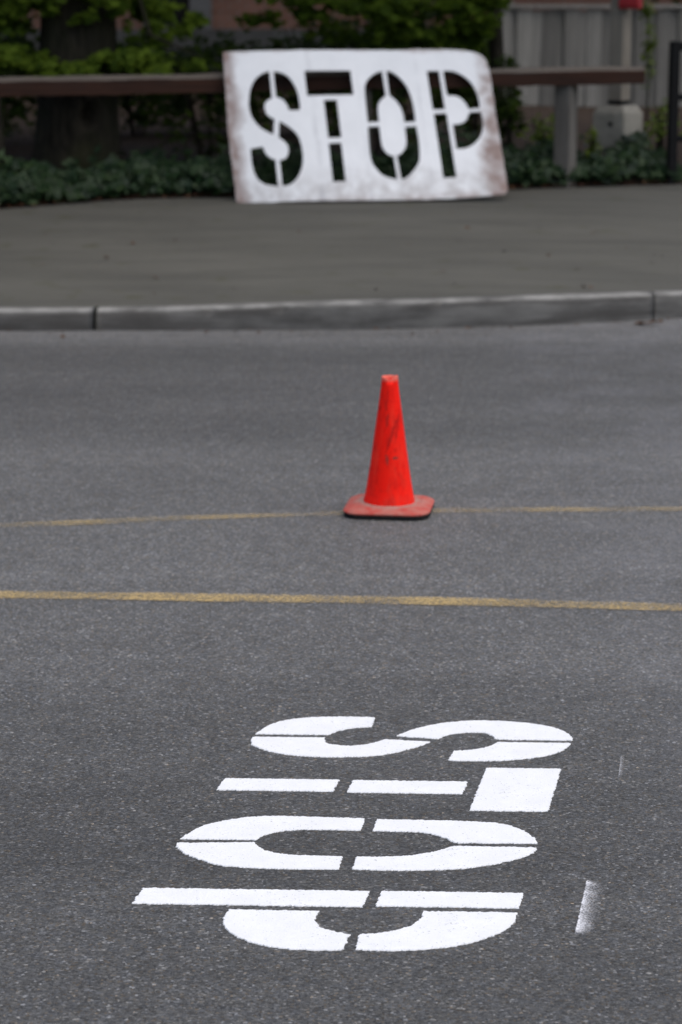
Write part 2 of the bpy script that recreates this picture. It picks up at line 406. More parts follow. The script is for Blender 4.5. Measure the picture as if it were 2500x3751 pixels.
# finer soil sheet
v, f = [], []
ys = [0, .15, .3, .5, .8, 1.2, 2, 3.5, 6, 10, 18, 40, 150, 380]
for x in XS:
    for d in ys:
        y = BK(cl(x)) - .01 + d
        z = ZS(cl(x), BK(cl(x))) - .012 + (.03 if d > 0 else 0) + (.05 * mnoise.noise((x * 1.3, y * 1.3, 0)) * min(1, d) if d > 0 else 0) + min(d, 4) * .01
        v.append((x, y, z))
n = len(ys)
for i in range(len(XS) - 1):
    for j in range(n - 1): f.append((i * n + j, (i + 1) * n + j, (i + 1) * n + j + 1, i * n + j + 1))
tag(link('ground', mesh('ground', v, f, True), M['soil']), kind='structure')
def ZG(x, y): return ZS(x, BK(x)) + .02 + min(max(y - BK(x), 0), 4) * .01

kerb = tag(empty('kerb', (0, 12.4, 0)), kind='structure')
joints = [-12.9, -9.98, -7.06, -4.16, -1.262, 1.655, 4.4, 7.2, 10.2, 13.1]
for i in range(len(joints) - 1):
    a, b_ = joints[i], joints[i + 1]; ga = .010 if abs(a + 1.262) < .01 else .003; gb = .010 if abs(b_ + 1.262) < .01 else .003
    xs = np.linspace(a + ga, b_ - gb, 97); v, f = [], []
    for x in xs:
        h = HK(x); y0 = F(x)
        ch = .007 * mnoise.noise((x * 5, 1, 0)) + .006 * mnoise.noise((x * 17, 2, 0)) + (-.016 if mnoise.noise((x * 11, 6, 0)) > .42 else 0)
        prof = [(0.0, -.05), (.008, .03), (.014, h * .6), (.020, h - .028 + ch), (.026 + abs(ch), h - .012 + ch), (.040, h - .002), (.065, h), (KW, h), (KW, -.05)]
        for dy, z in prof: v.append((x, y0 + dy - 12.4, z))
    n = 9
    for k in range(len(xs) - 1):
        for j in range(n - 1): f.append((k * n + j, (k + 1) * n + j, (k + 1) * n + j + 1, k * n + j + 1))
    f.append(tuple(range(n))[::-1]); f.append(tuple((len(xs) - 1) * n + j for j in range(n)))
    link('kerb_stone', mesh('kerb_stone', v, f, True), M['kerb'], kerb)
# mould and debris packed into the open joint
# ------------------------------------------------------------------ stencil letter shapes (metres; u along the word, v up the letter)
PIECES = {
 'O1':[[(0.362,0.369),(0.356,0.264),(0.354,0.169),(0.362,0.117),(0.381,0.080),(0.407,0.044),(0.446,0.019),(0.507,0.000)],[(0.504,0.163),(0.480,0.171),(0.458,0.190),(0.442,0.222),(0.436,0.267),(0.437,0.372)]],
 'O2':[[(0.504,0.759),(0.466,0.747),(0.433,0.726),(0.398,0.693),(0.379,0.655),(0.373,0.620),(0.369,0.549),(0.367,0.466),(0.366,0.397)],[(0.439,0.400),(0.443,0.489),(0.451,0.525),(0.474,0.557),(0.507,0.584)]],
 'O3':[[(0.675,0.368),(0.677,0.258),(0.671,0.173),(0.661,0.120),(0.631,0.074),(0.600,0.038),(0.568,0.013),(0.549,0.003),(0.532,0.000)],[(0.522,0.163),(0.545,0.174),(0.570,0.196),(0.589,0.229),(0.597,0.270),(0.600,0.363)]],
 'O4':[[(0.531,0.761),(0.559,0.756),(0.588,0.737),(0.616,0.707),(0.640,0.670),(0.661,0.617),(0.674,0.536),(0.676,0.453),(0.673,0.397)],[(0.600,0.394),(0.600,0.440),(0.591,0.495),(0.577,0.527),(0.561,0.553),(0.528,0.587)]],
 'P1':[[(1.105,0.454),(1.107,0.407),(1.103,0.355),(1.088,0.300),(1.062,0.259),(1.027,0.225),(0.993,0.206),(0.965,0.197),(0.937,0.194),(0.909,0.196)],[(0.909,0.373),(0.944,0.372),(0.972,0.379),(0.995,0.393),(1.013,0.420),(1.030,0.455)]],
 'P2':[[(0.902,0.761),(0.949,0.761),(0.987,0.750),(1.027,0.724),(1.065,0.682),(1.089,0.629),(1.104,0.549),(1.102,0.479)],[(1.028,0.474),(1.018,0.510),(1.000,0.543),(0.974,0.568),(0.938,0.578),(0.902,0.579)]],
 'P3':[[(0.796,0.480),(0.796,0.762)],[(0.877,0.762),(0.877,0.480)]],
 'P4':[[(0.798,-0.003),(0.798,0.453)],[(0.882,0.453),(0.882,-0.003)]],
 'S1':[[(-0.240,0.002),(-0.276,0.009),(-0.313,0.021),(-0.339,0.037),(-0.360,0.061),(-0.375,0.094),(-0.384,0.132),(-0.388,0.183),(-0.388,0.222),(-0.386,0.265)],[(-0.310,0.270),(-0.304,0.249),(-0.296,0.225),(-0.282,0.204),(-0.262,0.188),(-0.240,0.179)]],
 'S2':[[(-0.193,0.431),(-0.163,0.411),(-0.133,0.386),(-0.109,0.361),(-0.085,0.324),(-0.073,0.277),(-0.068,0.216),(-0.072,0.154),(-0.086,0.102),(-0.112,0.054),(-0.141,0.023),(-0.161,0.010),(-0.185,0.003),(-0.206,0.000),(-0.215,0.003)],[(-0.217,0.172),(-0.193,0.177),(-0.174,0.185),(-0.163,0.201),(-0.155,0.227),(-0.155,0.255),(-0.166,0.280),(-0.184,0.302),(-0.207,0.319)]],
 'S3':[[(-0.237,0.342),(-0.275,0.365),(-0.316,0.399),(-0.350,0.449),(-0.367,0.500),(-0.370,0.554),(-0.363,0.606),(-0.352,0.652),(-0.330,0.699),(-0.303,0.731),(-0.269,0.754),(-0.242,0.764),(-0.219,0.768)],[(-0.221,0.586),(-0.250,0.572),(-0.270,0.551),(-0.273,0.519),(-0.265,0.484),(-0.242,0.458),(-0.219,0.447)]],
 'S4':[[(-0.196,0.766),(-0.163,0.759),(-0.129,0.745),(-0.100,0.719),(-0.078,0.681),(-0.063,0.640),(-0.055,0.598),(-0.052,0.556),(-0.052,0.519),(-0.057,0.494)],[(-0.126,0.497),(-0.129,0.520),(-0.139,0.545),(-0.155,0.569),(-0.177,0.584),(-0.197,0.591)]],
 'T1':[[(0.000,0.590),(0.000,0.761)],[(0.298,0.761),(0.298,0.590)]],
 'T2':[[(0.102,0.299),(0.102,0.558)],[(0.186,0.558),(0.186,0.299)]],
 'T3':[[(0.100,0.004),(0.100,0.265)],[(0.181,0.265),(0.181,0.004)]],
}
def crom(p, n=6):
    p = [np.array(q) for q in p]
    if len(p) < 3: return p
    q = [2 * p[0] - p[1]] + p + [2 * p[-1] - p[-2]]; out = []
    for i in range(1, len(q) - 2):
        a, b_, c, d = q[i - 1:i + 3]
        for t in np.arange(n) / n:
            out.append(.5 * ((2 * b_) + (c - a) * t + (2 * a - 5 * b_ + 4 * c - d) * t * t + (3 * b_ - a - 3 * c + d) * t ** 3))
    out.append(p[-1]); return out
def outline(key, step):
    pts = []
    for seg in PIECES[key]: pts += crom(seg)
    pts = np.array(pts); out = []
    for i in range(len(pts)):
        a, b_ = pts[i], pts[(i + 1) % len(pts)]; L = np.linalg.norm(b_ - a); k = max(1, int(round(L / step)))
        for t in range(k): out.append(a + (b_ - a) * t / k)
    out = np.array(out)
    keep = [0]
    for i in range(1, len(out)):
        if np.linalg.norm(out[i] - out[keep[-1]]) > step * .45: keep.append(i)
    out = out[keep]
    area = .5 * np.sum(out[:, 0] * np.roll(out[:, 1], -1) - np.roll(out[:, 0], -1) * out[:, 1])
    return out if area > 0 else out[::-1]

# painted word on the road
TX, TY, PHI, K = -.2542, 5.4802, -.1840, -.1454
def road_xy(u, v):
    u = u + K * v
    return TX + u * math.sin(PHI) + v * math.cos(PHI), TY - u * math.cos(PHI) + v * math.sin(PHI)
PAINT_Z = .0024
labels = {'S': 'freshly painted white letter S on the asphalt, farthest letter of the word',
          'T': 'freshly painted white letter T on the asphalt, between the S and the O',
          'O': 'freshly painted white letter O on the asphalt, split into four curved pieces',
          'P': 'freshly painted white letter P on the asphalt, nearest letter of the word'}
for L in 'STOP':
    ks = [k for k in sorted(PIECES) if k[0] == L]
    cu = np.mean(np.vstack([outline(k, .02) for k in ks]), axis=0); cx, cy = road_xy(*cu)
    root = tag(empty('painted_letter', (cx, cy, 0)), labels[L], 'road marking', 'letters painted on the road')
    for k in ks:
        ol = outline(k, .0032); n = len(ol)
        jit = np.zeros(n)
        for i in range(n):
            q = ol[i]; jit[i] = .0022 * mnoise.noise((q[0] * 80, q[1] * 80, 4)) + .0042 * mnoise.noise((q[0] * 210, q[1] * 210, 9))
        nx = np.roll(ol, -1, 0) - np.roll(ol, 1, 0); nx = np.c_[nx[:, 1], -nx[:, 0]]; nx /= np.linalg.norm(nx, axis=1)[:, None] + 1e-9
        ol = ol + nx * jit[:, None]
        top = [(*road_xy(*q), PAINT_Z) for q in ol]; bot = [(*road_xy(*(q + nx[i] * .001)), .0004) for i, q in enumerate(ol)]
        v = [(x - cx, y - cy, z) for x, y, z in top + bot]
        f = [tuple(range(n))[::-1]] + [(i, (i + 1) % n, n + (i + 1) % n, n + i) for i in range(n)]
        link('paint_segment', mesh('paint_segment', v, f), M['paint'], root)

# overspray left beside the stencil's edge
def mist(name, a, b_, wd, mat, label, bend=0):
    a, b_ = np.array(a), np.array(b_); d = b_ - a; L = np.linalg.norm(d); d /= L; nrm = np.array([d[1], -d[0]])
    v, f, uv = [], [], []
    N = 12
    for i in range(N + 1):
        for j in range(5):
            q = a + d * L * i / N + nrm * wd * j / 4; v.append((q[0] - a[0], q[1] - a[1], .004)); uv.append((j / 4, i / N))
    for i in range(N):
        for j in range(4): f.append((i * 5 + j, i * 5 + j + 1, i * 5 + 6 + j, i * 5 + 5 + j))
    me = mesh(name, v, f); ul = me.uv_layers.new()
    for l in me.loops: ul.data[l.index].uv = uv[l.vertex_index]
    return tag(link(name, me, mat, None, (a[0], a[1], 0)), label, 'paint mark', 'stray overspray on the road')
mist('paint_overspray', (.448, 4.42), (.508, 4.752), .060, M['mist'], 'strip of white paint overspray with one sharp edge beside the letter P')
mist('paint_overspray', (.640, 5.37), (.667, 5.55), .020, M['mist2'], 'short faint white paint streak on the asphalt right of the T')

# yellow centre lines
def line(name, top, bot, mat, label):
    top, bot = np.array(top), np.array(bot)
    xs = np.linspace(-6, 6, 161); v, f, uv = [], [], []
    for i, x in enumerate(xs):
        def ev(p):
            if x < p[0, 0]: s = (p[1, 1] - p[0, 1]) / (p[1, 0] - p[0, 0]); return p[0, 1] + s * (x - p[0, 0])
            if x > p[-1, 0]: s = (p[-1, 1] - p[-2, 1]) / (p[-1, 0] - p[-2, 0]); return p[-1, 1] + s * (x - p[-1, 0])
            return float(np.interp(x, p[:, 0], p[:, 1]))
        a = ev(bot); b_ = ev(top)
        for j in range(3): v.append((x, a + (b_ - a) * j / 2, .004)); uv.append((x, j / 2))
    for i in range(len(xs) - 1):
        for j in range(2): f.append((i * 3 + j, i * 3 + 3 + j, i * 3 + 4 + j, i * 3 + 1 + j))
    me = mesh(name, v, f); ul = me.uv_layers.new()
    for l in me.loops: ul.data[l.index].uv = uv[l.vertex_index]
    return tag(link(name, me, mat), label, 'road marking', 'yellow lines across the road')
line('yellow_line', [(-1.025, 7.108), (-.613, 7.087), (-.368, 7.075), (0, 7.056), (.526, 7.011), (1.005, 6.958)],
     [(-1.013, 7.010), (-.606, 6.992), (-.362, 6.968), (0, 6.955), (.52, 6.912), (.993, 6.866)], M['yellow'], 'near yellow line, brighter and more complete, between the cone and the lettering')
line('yellow_line', [(-1.149, 8.017), (-.905, 8.054), (-.569, 8.128), (-.281, 8.164), (0, 8.20), (.378, 8.25), (.804, 8.264), (1.184, 8.271)],
     [(-1.138, 7.932), (-.896, 7.969), (-.563, 8.046), (-.278, 8.088), (0, 8.128), (.374, 8.168), (.796, 8.178), (1.173, 8.190)], M['yellow2'], 'far yellow line, faded and patchy, running under the orange cone')

# ------------------------------------------------------------------ traffic cone
cone = tag(empty('traffic_cone', (.166, 8.208, .0), R(-7)), 'worn red orange traffic cone standing on the far yellow line', 'traffic cone')
prof = [(.089, .033), (.0885, .040), (.083, .060), (.076, .100), (.0655, .17), (.0545, .25), (.044, .33), (.0345, .40), (.0295, .442), (.0288, .452), (.0284, .456), (.0284, .466), (.0274, .470), (.0252, .470), (.0245, .455), (.026, .40), (.04, .31), (.06, .17), (.08, .035)]
v, f = [], []; NS = 64
for k, (r, z) in enumerate(prof):
    for i in range(NS):
        a = 2 * math.pi * i / NS; rr = r * (1 + .008 * mnoise.noise((math.cos(a) * 1.5, math.sin(a) * 1.5, z * 9)))
        zz = z
        if 10 <= k <= 13:   # torn lip: a notch at the front left, a curl standing up on the right
            zz += .007 * math.exp(-((((a - R(-25) + math.pi) % (2 * math.pi)) - math.pi) / .45) ** 2) - .007 * math.exp(-((((a - R(-80) + math.pi) % (2 * math.pi)) - math.pi) / .55) ** 2)
        v.append((rr * math.cos(a), rr * math.sin(a), zz))
for k in range(len(prof) - 1):
    for i in range(NS): f.append((k * NS + i, k * NS + (i + 1) % NS, (k + 1) * NS + (i + 1) % NS, (k + 1) * NS + i))
link('cone_body', mesh('cone_body', v, f, True), M['cone'], cone)
def base_ring(hw, cut, n=6):
    pts = []
    for q in range(4):
        a0 = q * math.pi / 2; c = Vector((hw - cut, hw - cut)); c.rotate(Matrix.Rotation(a0, 2))
        for i in range(n): 
            a = a0 + (i / (n - 1)) * math.pi / 2; pts.append((c.x + cut * math.cos(a), c.y + cut * math.sin(a)))
    return pts
def slab(name, rings, mat, parent):
    v, f = [], []; n = len(rings[0][0])
    for pts, z in rings: v += [(x, y, z + .0022 * mnoise.noise((x * 14, y * 14, 2)) * (1 if z > .004 else 0)) for x, y in pts]
    for k in range(len(rings) - 1):
        for i in range(n): f.append((k * n + i, k * n + (i + 1) % n, (k + 1) * n + (i + 1) % n, (k + 1) * n + i))
    f.append(tuple(range((len(rings) - 1) * n, len(rings) * n))); f.append(tuple(range(n))[::-1])
    return link(name, mesh(name, v, f, False), mat, parent)
slab('base_plate', [(base_ring(.146, .058), .0155), (base_ring(.149, .060), .0205), (base_ring(.144, .058), .0255), (base_ring(.132, .05), .0305), (base_ring(.112, .06), .036)], M['base'], cone)
slab('rubber_foot', [(base_ring(.142, .055), .0), (base_ring(.146, .057), .003), (base_ring(.145, .057), .0152)], M['rubber'], cone)

# ------------------------------------------------------------------ stencil board leaning on the rail
BP = [0.0587, 16.0093, 0.8094, 0.1682, 0.4873, 0.0136, 1.0316, 1.0255, -0.0234, -0.0653, -0.1239, -0.0288, 0.0878]
yaw, lean, roll = BP[3:6]
bX = Vector((math.cos(yaw), math.sin(yaw), 0)); bN = Vector((math.sin(yaw), -math.cos(yaw), 0)); bU = Vector((0, 0, 1)) * math.cos(lean) - bN * math.sin(lean)
bx = bX * math.cos(roll) + bU * math.sin(roll); bu = -bX * math.sin(roll) + bU * math.cos(roll); bn = bx.cross(bu)
def board_pt(u, v, off=0):
    U = (u - .25) * BP[6] + BP[8] * (v - .38); V = (v - .38) * BP[7]
    w_ = BP[9] * U * U + BP[10] * U * V + BP[11] * V * V + BP[12] * U ** 3 + off
    return Vector(BP[:3]) + bx * U + bu * V + bn * w_
OUT = [(-0.494,0.920),(-0.288,0.909),(-0.070,0.905),(0.147,0.903),(0.372,0.906),(0.540,0.907),(0.733,0.919),(0.951,0.920),(1.063,0.910),(1.127,0.896),(1.172,0.873),(1.192,0.843),(1.205,0.751),(1.200,0.596),(1.194,0.433),(1.193,0.148),(1.186,-0.115),(1.175,-0.140),(1.147,-0.145),(0.923,-0.147),(0.678,-0.144),(0.309,-0.130),(-0.054,-0.110),(-0.294,-0.096),(-0.501,-0.073),(-0.505,0.065),(-0.513,0.385),(-0.501,0.770)]
def resamp(pts, step, jit=0):
    out = []
    for i in range(len(pts)):
        a, b_ = np.array(pts[i]), np.array(pts[(i + 1) % len(pts)]); k = max(1, int(np.linalg.norm(b_ - a) / step))
        for t in range(k):
            q = a + (b_ - a) * t / k; out.append(q + jit * np.array([mnoise.noise((q[0] * 14, q[1] * 14, 1)), mnoise.noise((q[0] * 14, q[1] * 14, 7))]))
    return np.array(out)
loops = [resamp(OUT, .03, .005)] + [outline(k, .014) for k in sorted(PIECES)]
def inside(pt, poly):
    x, y = pt; px, py = poly[:, 0], poly[:, 1]; qx, qy = np.roll(px, -1), np.roll(py, -1)
    c = ((py > y) != (qy > y)) & (x < (qx - px) * (y - py) / (qy - py + 1e-12) + px)
    return bool(c.sum() % 2)
vin, ein = [], []
for lp in loops:
    s0 = len(vin); n = len(lp); vin += [Vector((float(a), float(b_))) for a, b_ in lp]; ein += [(s0 + i, s0 + (i + 1) % n) for i in range(n)]
for gx in np.arange(-.45, 1.2, .06):
    for gy in np.arange(-.1, .9, .06): vin.append(Vector((float(gx) + .003, float(gy) + .002)))
V2, E2, F2 = delaunay_2d_cdt(vin, ein, [], 0, 1e-5)[:3]
tris = []
for t in F2:
    c = np.mean([V2[i] for i in t], axis=0)
    if inside(c, loops[0]) and not any(inside(c, lp) for lp in loops[1:]): tris.append(tuple(t))
used = sorted({i for t in tris for i in t}); idx = {o: k for k, o in enumerate(used)}; nU = len(used)
org = board_pt(.35, -.11)
TH = .010
v = [board_pt(V2[i].x, V2[i].y) - org for i in used] + [board_pt(V2[i].x, V2[i].y, -TH) - org for i in used]
f = [tuple(idx[i] for i in t) for t in tris] + [tuple(nU + idx[i] for i in reversed(t)) for t in tris]
ed = {}
for t in tris:
    for a, b_ in ((t[0], t[1]), (t[1], t[2]), (t[2], t[0])): ed[(a, b_)] = 1
for (a, b_) in ed:
    if (b_, a) not in ed: f.append((idx[b_], idx[a], nU + idx[a], nU + idx[b_]))
me = mesh('stencil_board', v, f); ul = me.uv_layers.new(); uvs = [tuple(V2[i]) for i in used] * 2
for l in me.loops: ul.data[l.index].uv = uvs[l.vertex_index]
tag(link('stencil_board', me, M['board'], None, org), 'big white stencil sheet with STOP cut out, leaning against the wooden rail', 'stencil')

# ------------------------------------------------------------------ guard rail
# the straight line just behind the sheet's back, at the rail's height
bk = [(p.x, p.y) for u_ in np.linspace(-.49, 1.19, 30) for v_ in np.linspace(.35, .92, 40) for p in [board_pt(float(u_), float(v_), -TH)] if 1.0 < p.z < 1.17]
RSL = .145; RB = max(y_ - RSL * x_ for x_, y_ in bk) + .004
def RY(x): return RB + RSL * x
ra = math.atan(RSL)
rail = tag(empty('guard_rail', (0, RY(0), ZG(0, 16.2)), ra), 'low brown timber guard rail along the back of the sidewalk', 'guard rail')
v, f = [], []; x0, x1 = -5.2, 2.035 / math.cos(ra); NX = 150
h2, d2, ch = .058, .07, .026
sec = [(-d2, -h2), (d2, -h2), (d2, h2 - ch), (d2 - ch, h2), (-d2 + ch, h2), (-d2, h2 - ch)]
z0 = ZG(0, 16.2)
for i in range(NX + 1):
    x = x0 + (x1 - x0) * i / NX; zc = 1.081 + .0117 * x - z0; wob = .004 * mnoise.noise((x * 1.1, 3, 1)); s = 1.03 - .03 * (x - x0) / (x1 - x0)
    for dy, dz in sec: v.append((x, d2 + .006 + dy + wob + .004 * mnoise.noise((x * 6, dy * 9, 1)), zc + dz * s + .006 * mnoise.noise((x * 4, dz * 9, dy * 9)) + .004 * mnoise.noise((x * 17, dz * 19, dy * 9))))
n = 6
for i in range(NX):
    for j in range(n): f.append((i * n + j, (i + 1) * n + j, (i + 1) * n + (j + 1) % n, i * n + (j + 1) % n))
f.append(tuple(range(n))); f.append(tuple(NX * n + j for j in range(n))[::-1])
bm = bmesh.new(); mm = mesh('rail_beam', v, f); bm.from_mesh(mm); bpy.data.meshes.remove(mm); bmesh.ops.recalc_face_normals(bm, faces=bm.faces)
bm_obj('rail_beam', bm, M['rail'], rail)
for wx, rz, wd, dk in ((-2.30, 8, .19, 'rail'), (.145, 4, .12, 'post'), (1.525, -40, .118, 'post')):
    lx = wx / math.cos(ra); bm = bmesh.new(); hgt = 1.04 + .0117 * wx - z0 + .1
    box_bm(bm, wd, wd, hgt, (lx, d2 + .03, hgt / 2 - .1), 0, .008)
    bmesh.ops.rotate(bm, verts=bm.verts, cent=(lx, d2 + .03, 0), matrix=Matrix.Rotation(R(rz), 3, 'Z'))
    if dk == 'rail':
        for q in bm.verts:
            k = 1 + .35 * max(0, (.65 - q.co.z)) ; q.co.x = lx + (q.co.x - lx) * k
    bm_obj('post', bm, M['post'] if dk == 'post' else M['bark'], rail)

# ------------------------------------------------------------------ black gate at the right edge
gx, gy = 2.262, 16.83
gate = tag(empty('metal_gate', (gx, gy, ZG(gx, gy) - .03), R(14)), 'black steel tube gate panel at the right edge of the sidewalk', 'gate')
for dx in (0, 1.15): box('gate_post', .062, .062, .97, (dx, 0, .485), M['black'], gate, 0, .006)
for z in (.935, .595, .315): box('gate_bar', 1.088, .045, .045 if z < .9 else .062, (.575, 0, z), M['black'], gate, 0, .005)

# ------------------------------------------------------------------ concrete footing with column, red box
fx, fy = 1.945, 17.35
zf = ZG(fx, fy)
ft = tag(empty('column_footing', (fx, fy, zf - .05), R(-38)), 'square concrete footing with sloping top edges under the tan column', 'footing')
v, f = [], []
S_ = .262
rings = [(S_ / 2 * 1.04, 0), (S_ / 2, .02), (S_ / 2 * .97, .475), (S_ / 2 * .72, .525)]
for r, z in rings: v += [(-r, -r, z), (r, -r, z), (r, r, z), (-r, r, z)]
for k in range(3):
    for i in range(4): f.append((k * 4 + i, k * 4 + (i + 1) % 4, k * 4 + 4 + (i + 1) % 4, k * 4 + 4 + i))
f.append((12, 13, 14, 15)); f.append((3, 2, 1, 0))
bm = bmesh.new(); mm = mesh('t', v, f); bm.from_mesh(mm); bpy.data.meshes.remove(mm)
bmesh.ops.bevel(bm, geom=[e for e in bm.edges], offset=.006, segments=2, affect='EDGES')
fb = bm_obj('footing_block', bm, M['foot'], ft)
bm = bmesh.new(); box_bm(bm, .03, .012, .03, (.02, -S_ / 2 + .003, .40), 0, .003); bm_obj('bolt_plate', bm, M['black'], fb)
colm = tag(empty('timber_column', (fx + .005, fy, zf + .48), R(-38)), 'tan square timber column rising from the concrete footing', 'column')
box('shaft', .108, .108, 2.6, (0, 0, 1.3), M['column'], colm, 0, .006)
box('bracket', .114, .114, .03, (0, 0, .015), M['black'], colm, 0, .003)
rb = tag(empty('alarm_box', (fx + .06, fy - .085, 1.528), R(-22)), 'red metal box fixed to the timber column, cut off by the top edge', 'box')
bm = bmesh.new(); box_bm(bm, .15, .10, .24, (0, 0, .12), 0, .01); case = bm_obj('case', bm, M['red'], rb)
box('cover_plate', .13, .012, .19, (0, -.056, .12), M['red'], case, 0, .004)

# ------------------------------------------------------------------ plank fence
FYL = 25.0
fen = tag(empty('plank_fence', (1.5, FYL, .33)), 'grey weathered fence of upright boards behind the footing', 'fence')
plk = []
for k in range(5):
    bm = bmesh.new(); w_ = [.135, .15, .125, .145, .14][k]
    box_bm(bm, w_, .022, 1.03 + [0, .02, -.015, .01, 0][k], (0, 0, .53), 0, .004)
    for q in bm.verts: q.co.x += .006 * (q.co.z) * [1, -1, .5, 0, -.6][k]
    me = bpy.data.meshes.new('plank'); bm.to_mesh(me); bm.free(); me.materials.append(M['plank']); plk.append(me)
x = 1.62; i = 0
while x < 6.2:
    o = link('plank', plk[(i * 3 + i // 4) % 5], None, fen, (x - 1.5, -.034 if i % 2 == 0 else -.008, random.uniform(-.015, .015)))
    o.rotation_euler = (random.uniform(-.01, .01), random.uniform(-.008, .008), random.uniform(-.05, .05))
    x += .112 + random.uniform(-.008, .012); i += 1
for z in (.22, .90): box('fence_rail', 4.7, .04, .085, (2.4, .045, z), M['plank'], fen)
box('cap_board', 4.7, .15, .035, (2.4, 0, 1.075), M['plank'], fen, 0, .004)
for k in range(3): box('fence_post', .1, .1, 1.25, (.2 + k * 2.15, .115, .5), M['post'], fen, 0, .005)

# ------------------------------------------------------------------ building behind
BY = 32.0
bd = tag(empty('brick_building', (-2.2, BY, .2)), 'red brick building with grey stone window surround behind the trees', 'building')
def wall(name, xa, xb, za, zb, y, th, mat, par=None): return box(name, xb - xa, th, zb - za, ((xa + xb) / 2 + 2.2, y + th / 2, (za + zb) / 2 - .2), mat, par or bd)
WX0, WX1 = -2.40, -1.94
wall('wall', -14, WX0 - .14, 1.0, 5.6, 0, .3, M['brick'])
wall('wall', WX1 + .28, 9, 1.0, 5.6, 0, .3, M['brick'])
wall('wall', WX0 - .14, WX1 + .28, 2.6, 5.6, .001, .3, M['brick'])
wall('plinth', -14, 9, .0, .998, -.06, .4, M['plinth'])
win = wall('window', WX0, WX1, 1.04, 2.5, .12, .03, M['glass'])
for nm, a in (('window_jamb', (WX0 - .14, WX0, 1.0, 2.6)), ('window_jamb', (WX1, WX1 + .28, 1.0, 2.6)), ('window_lintel', (WX0, WX1, 2.5, 2.6)), ('window_sill', (WX0 - .001, WX1 + .001, .9985, 1.04))):
    wall(nm, *a, -.05, .3, M['trim'], win)
wall('roof', -14.4, 9.4, 5.6, 5.9, -.5, 8, M['plinth'])
wall('side_wall', -14, -13.7, 0, 5.6, .4, 7, M['brick']); wall('side_wall', 8.7, 9, 0, 5.6, .4, 7, M['brick'])

# ------------------------------------------------------------------ foliage
def tmpl(pts, fold=.0):
    p = np.array(pts, float); return np.c_[p, fold * np.abs(p[:, 0])]
MAPLE = tmpl([(0, 0), (.22, .02), (.50, .10), (.34, .28), (.55, .55), (.28, .52), (0, 1.0), (-.28, .52), (-.55, .55), (-.34, .28), (-.50, .10), (-.22, .02)], .18)
IVY = tmpl([(0, .05), (.30, -.08), (.52, .22), (.26, .42), (0, 1.0), (-.26, .42), (-.52, .22), (-.30, -.08)], .22)
OVAL = tmpl([(0, 0), (.24, .25), (.26, .6), (0, 1), (-.26, .6), (-.24, .25)], .25)
def leaf_mesh(name, C, Nrm, S, T):
    n = len(C); k = len(T)
    Nrm = Nrm / (np.linalg.norm(Nrm, axis=1)[:, None] + 1e-9)
    a = rng.normal(size=(n, 3)); X = np.cross(a, Nrm); X /= np.linalg.norm(X, axis=1)[:, None] + 1e-9; Y = np.cross(Nrm, X)
    P = C[:, None, :] + S[:, None, None] * (T[None, :, 0:1] * X[:, None, :] + (T[None, :, 1:2] - .4) * Y[:, None, :] + T[None, :, 2:3] * Nrm[:, None, :])
    me = bpy.data.meshes.new(name); me.vertices.add(n * k); me.vertices.foreach_set('co', P.reshape(-1).astype(np.float32))
    me.loops.add(n * k); me.loops.foreach_set('vertex_index', np.arange(n * k, dtype=np.int32))
    me.polygons.add(n); me.polygons.foreach_set('loop_start', np.arange(0, n * k, k, dtype=np.int32))
    me.update(calc_edges=True); me.validate(); return me
def blob(n, c, r):
    d = rng.normal(size=(n, 3)); d /= np.linalg.norm(d, axis=1)[:, None]; rad = rng.random(n) ** .45
    return np.array(c) + d * rad[:, None] * np.array(r)
def airy(C, o):
    k = np.array([mnoise.noise((c[0] * 5 + o, c[1] * 5, c[2] * 9)) + .5 * mnoise.noise((c[0] * 13 + o, c[1] * 13, c[2] * 18)) for c in C]); return C[k > .02]
def up(n, spread): q = rng.normal(size=(n, 3)) * spread; q[:, 2] = np.abs(q[:, 2]) + 1; return q
def tube(name, pts, rads, mat, parent, ns=10, rough=0):
    v, f = [], []
    pts = [Vector(p) for p in pts]
    for i, p in enumerate(pts):
        d = (pts[min(i + 1, len(pts) - 1)] - pts[max(i - 1, 0)]).normalized()
        s = d.cross(Vector((0, 1, .01)) if abs(d.y) < .9 else Vector((1, 0, 0))).normalized(); t = d.cross(s)
        for k in range(ns):
            a = 2 * math.pi * k / ns; r = rads[i] * (1 + rough * mnoise.noise((math.cos(a) * 2, math.sin(a) * 2, p.z * 1.5 + p.x)))
            v.append(p + s * math.cos(a) * r + t * math.sin(a) * r)
    for i in range(len(pts) - 1):
        for k in range(ns): f.append((i * ns + k, i * ns + (k + 1) % ns, (i + 1) * ns + (k + 1) % ns, (i + 1) * ns + k))
    f.append(tuple(range(ns))[::-1]); f.append(tuple((len(pts) - 1) * ns + k for k in range(ns)))
    return link(name, mesh(name, v, f, True), mat, parent)

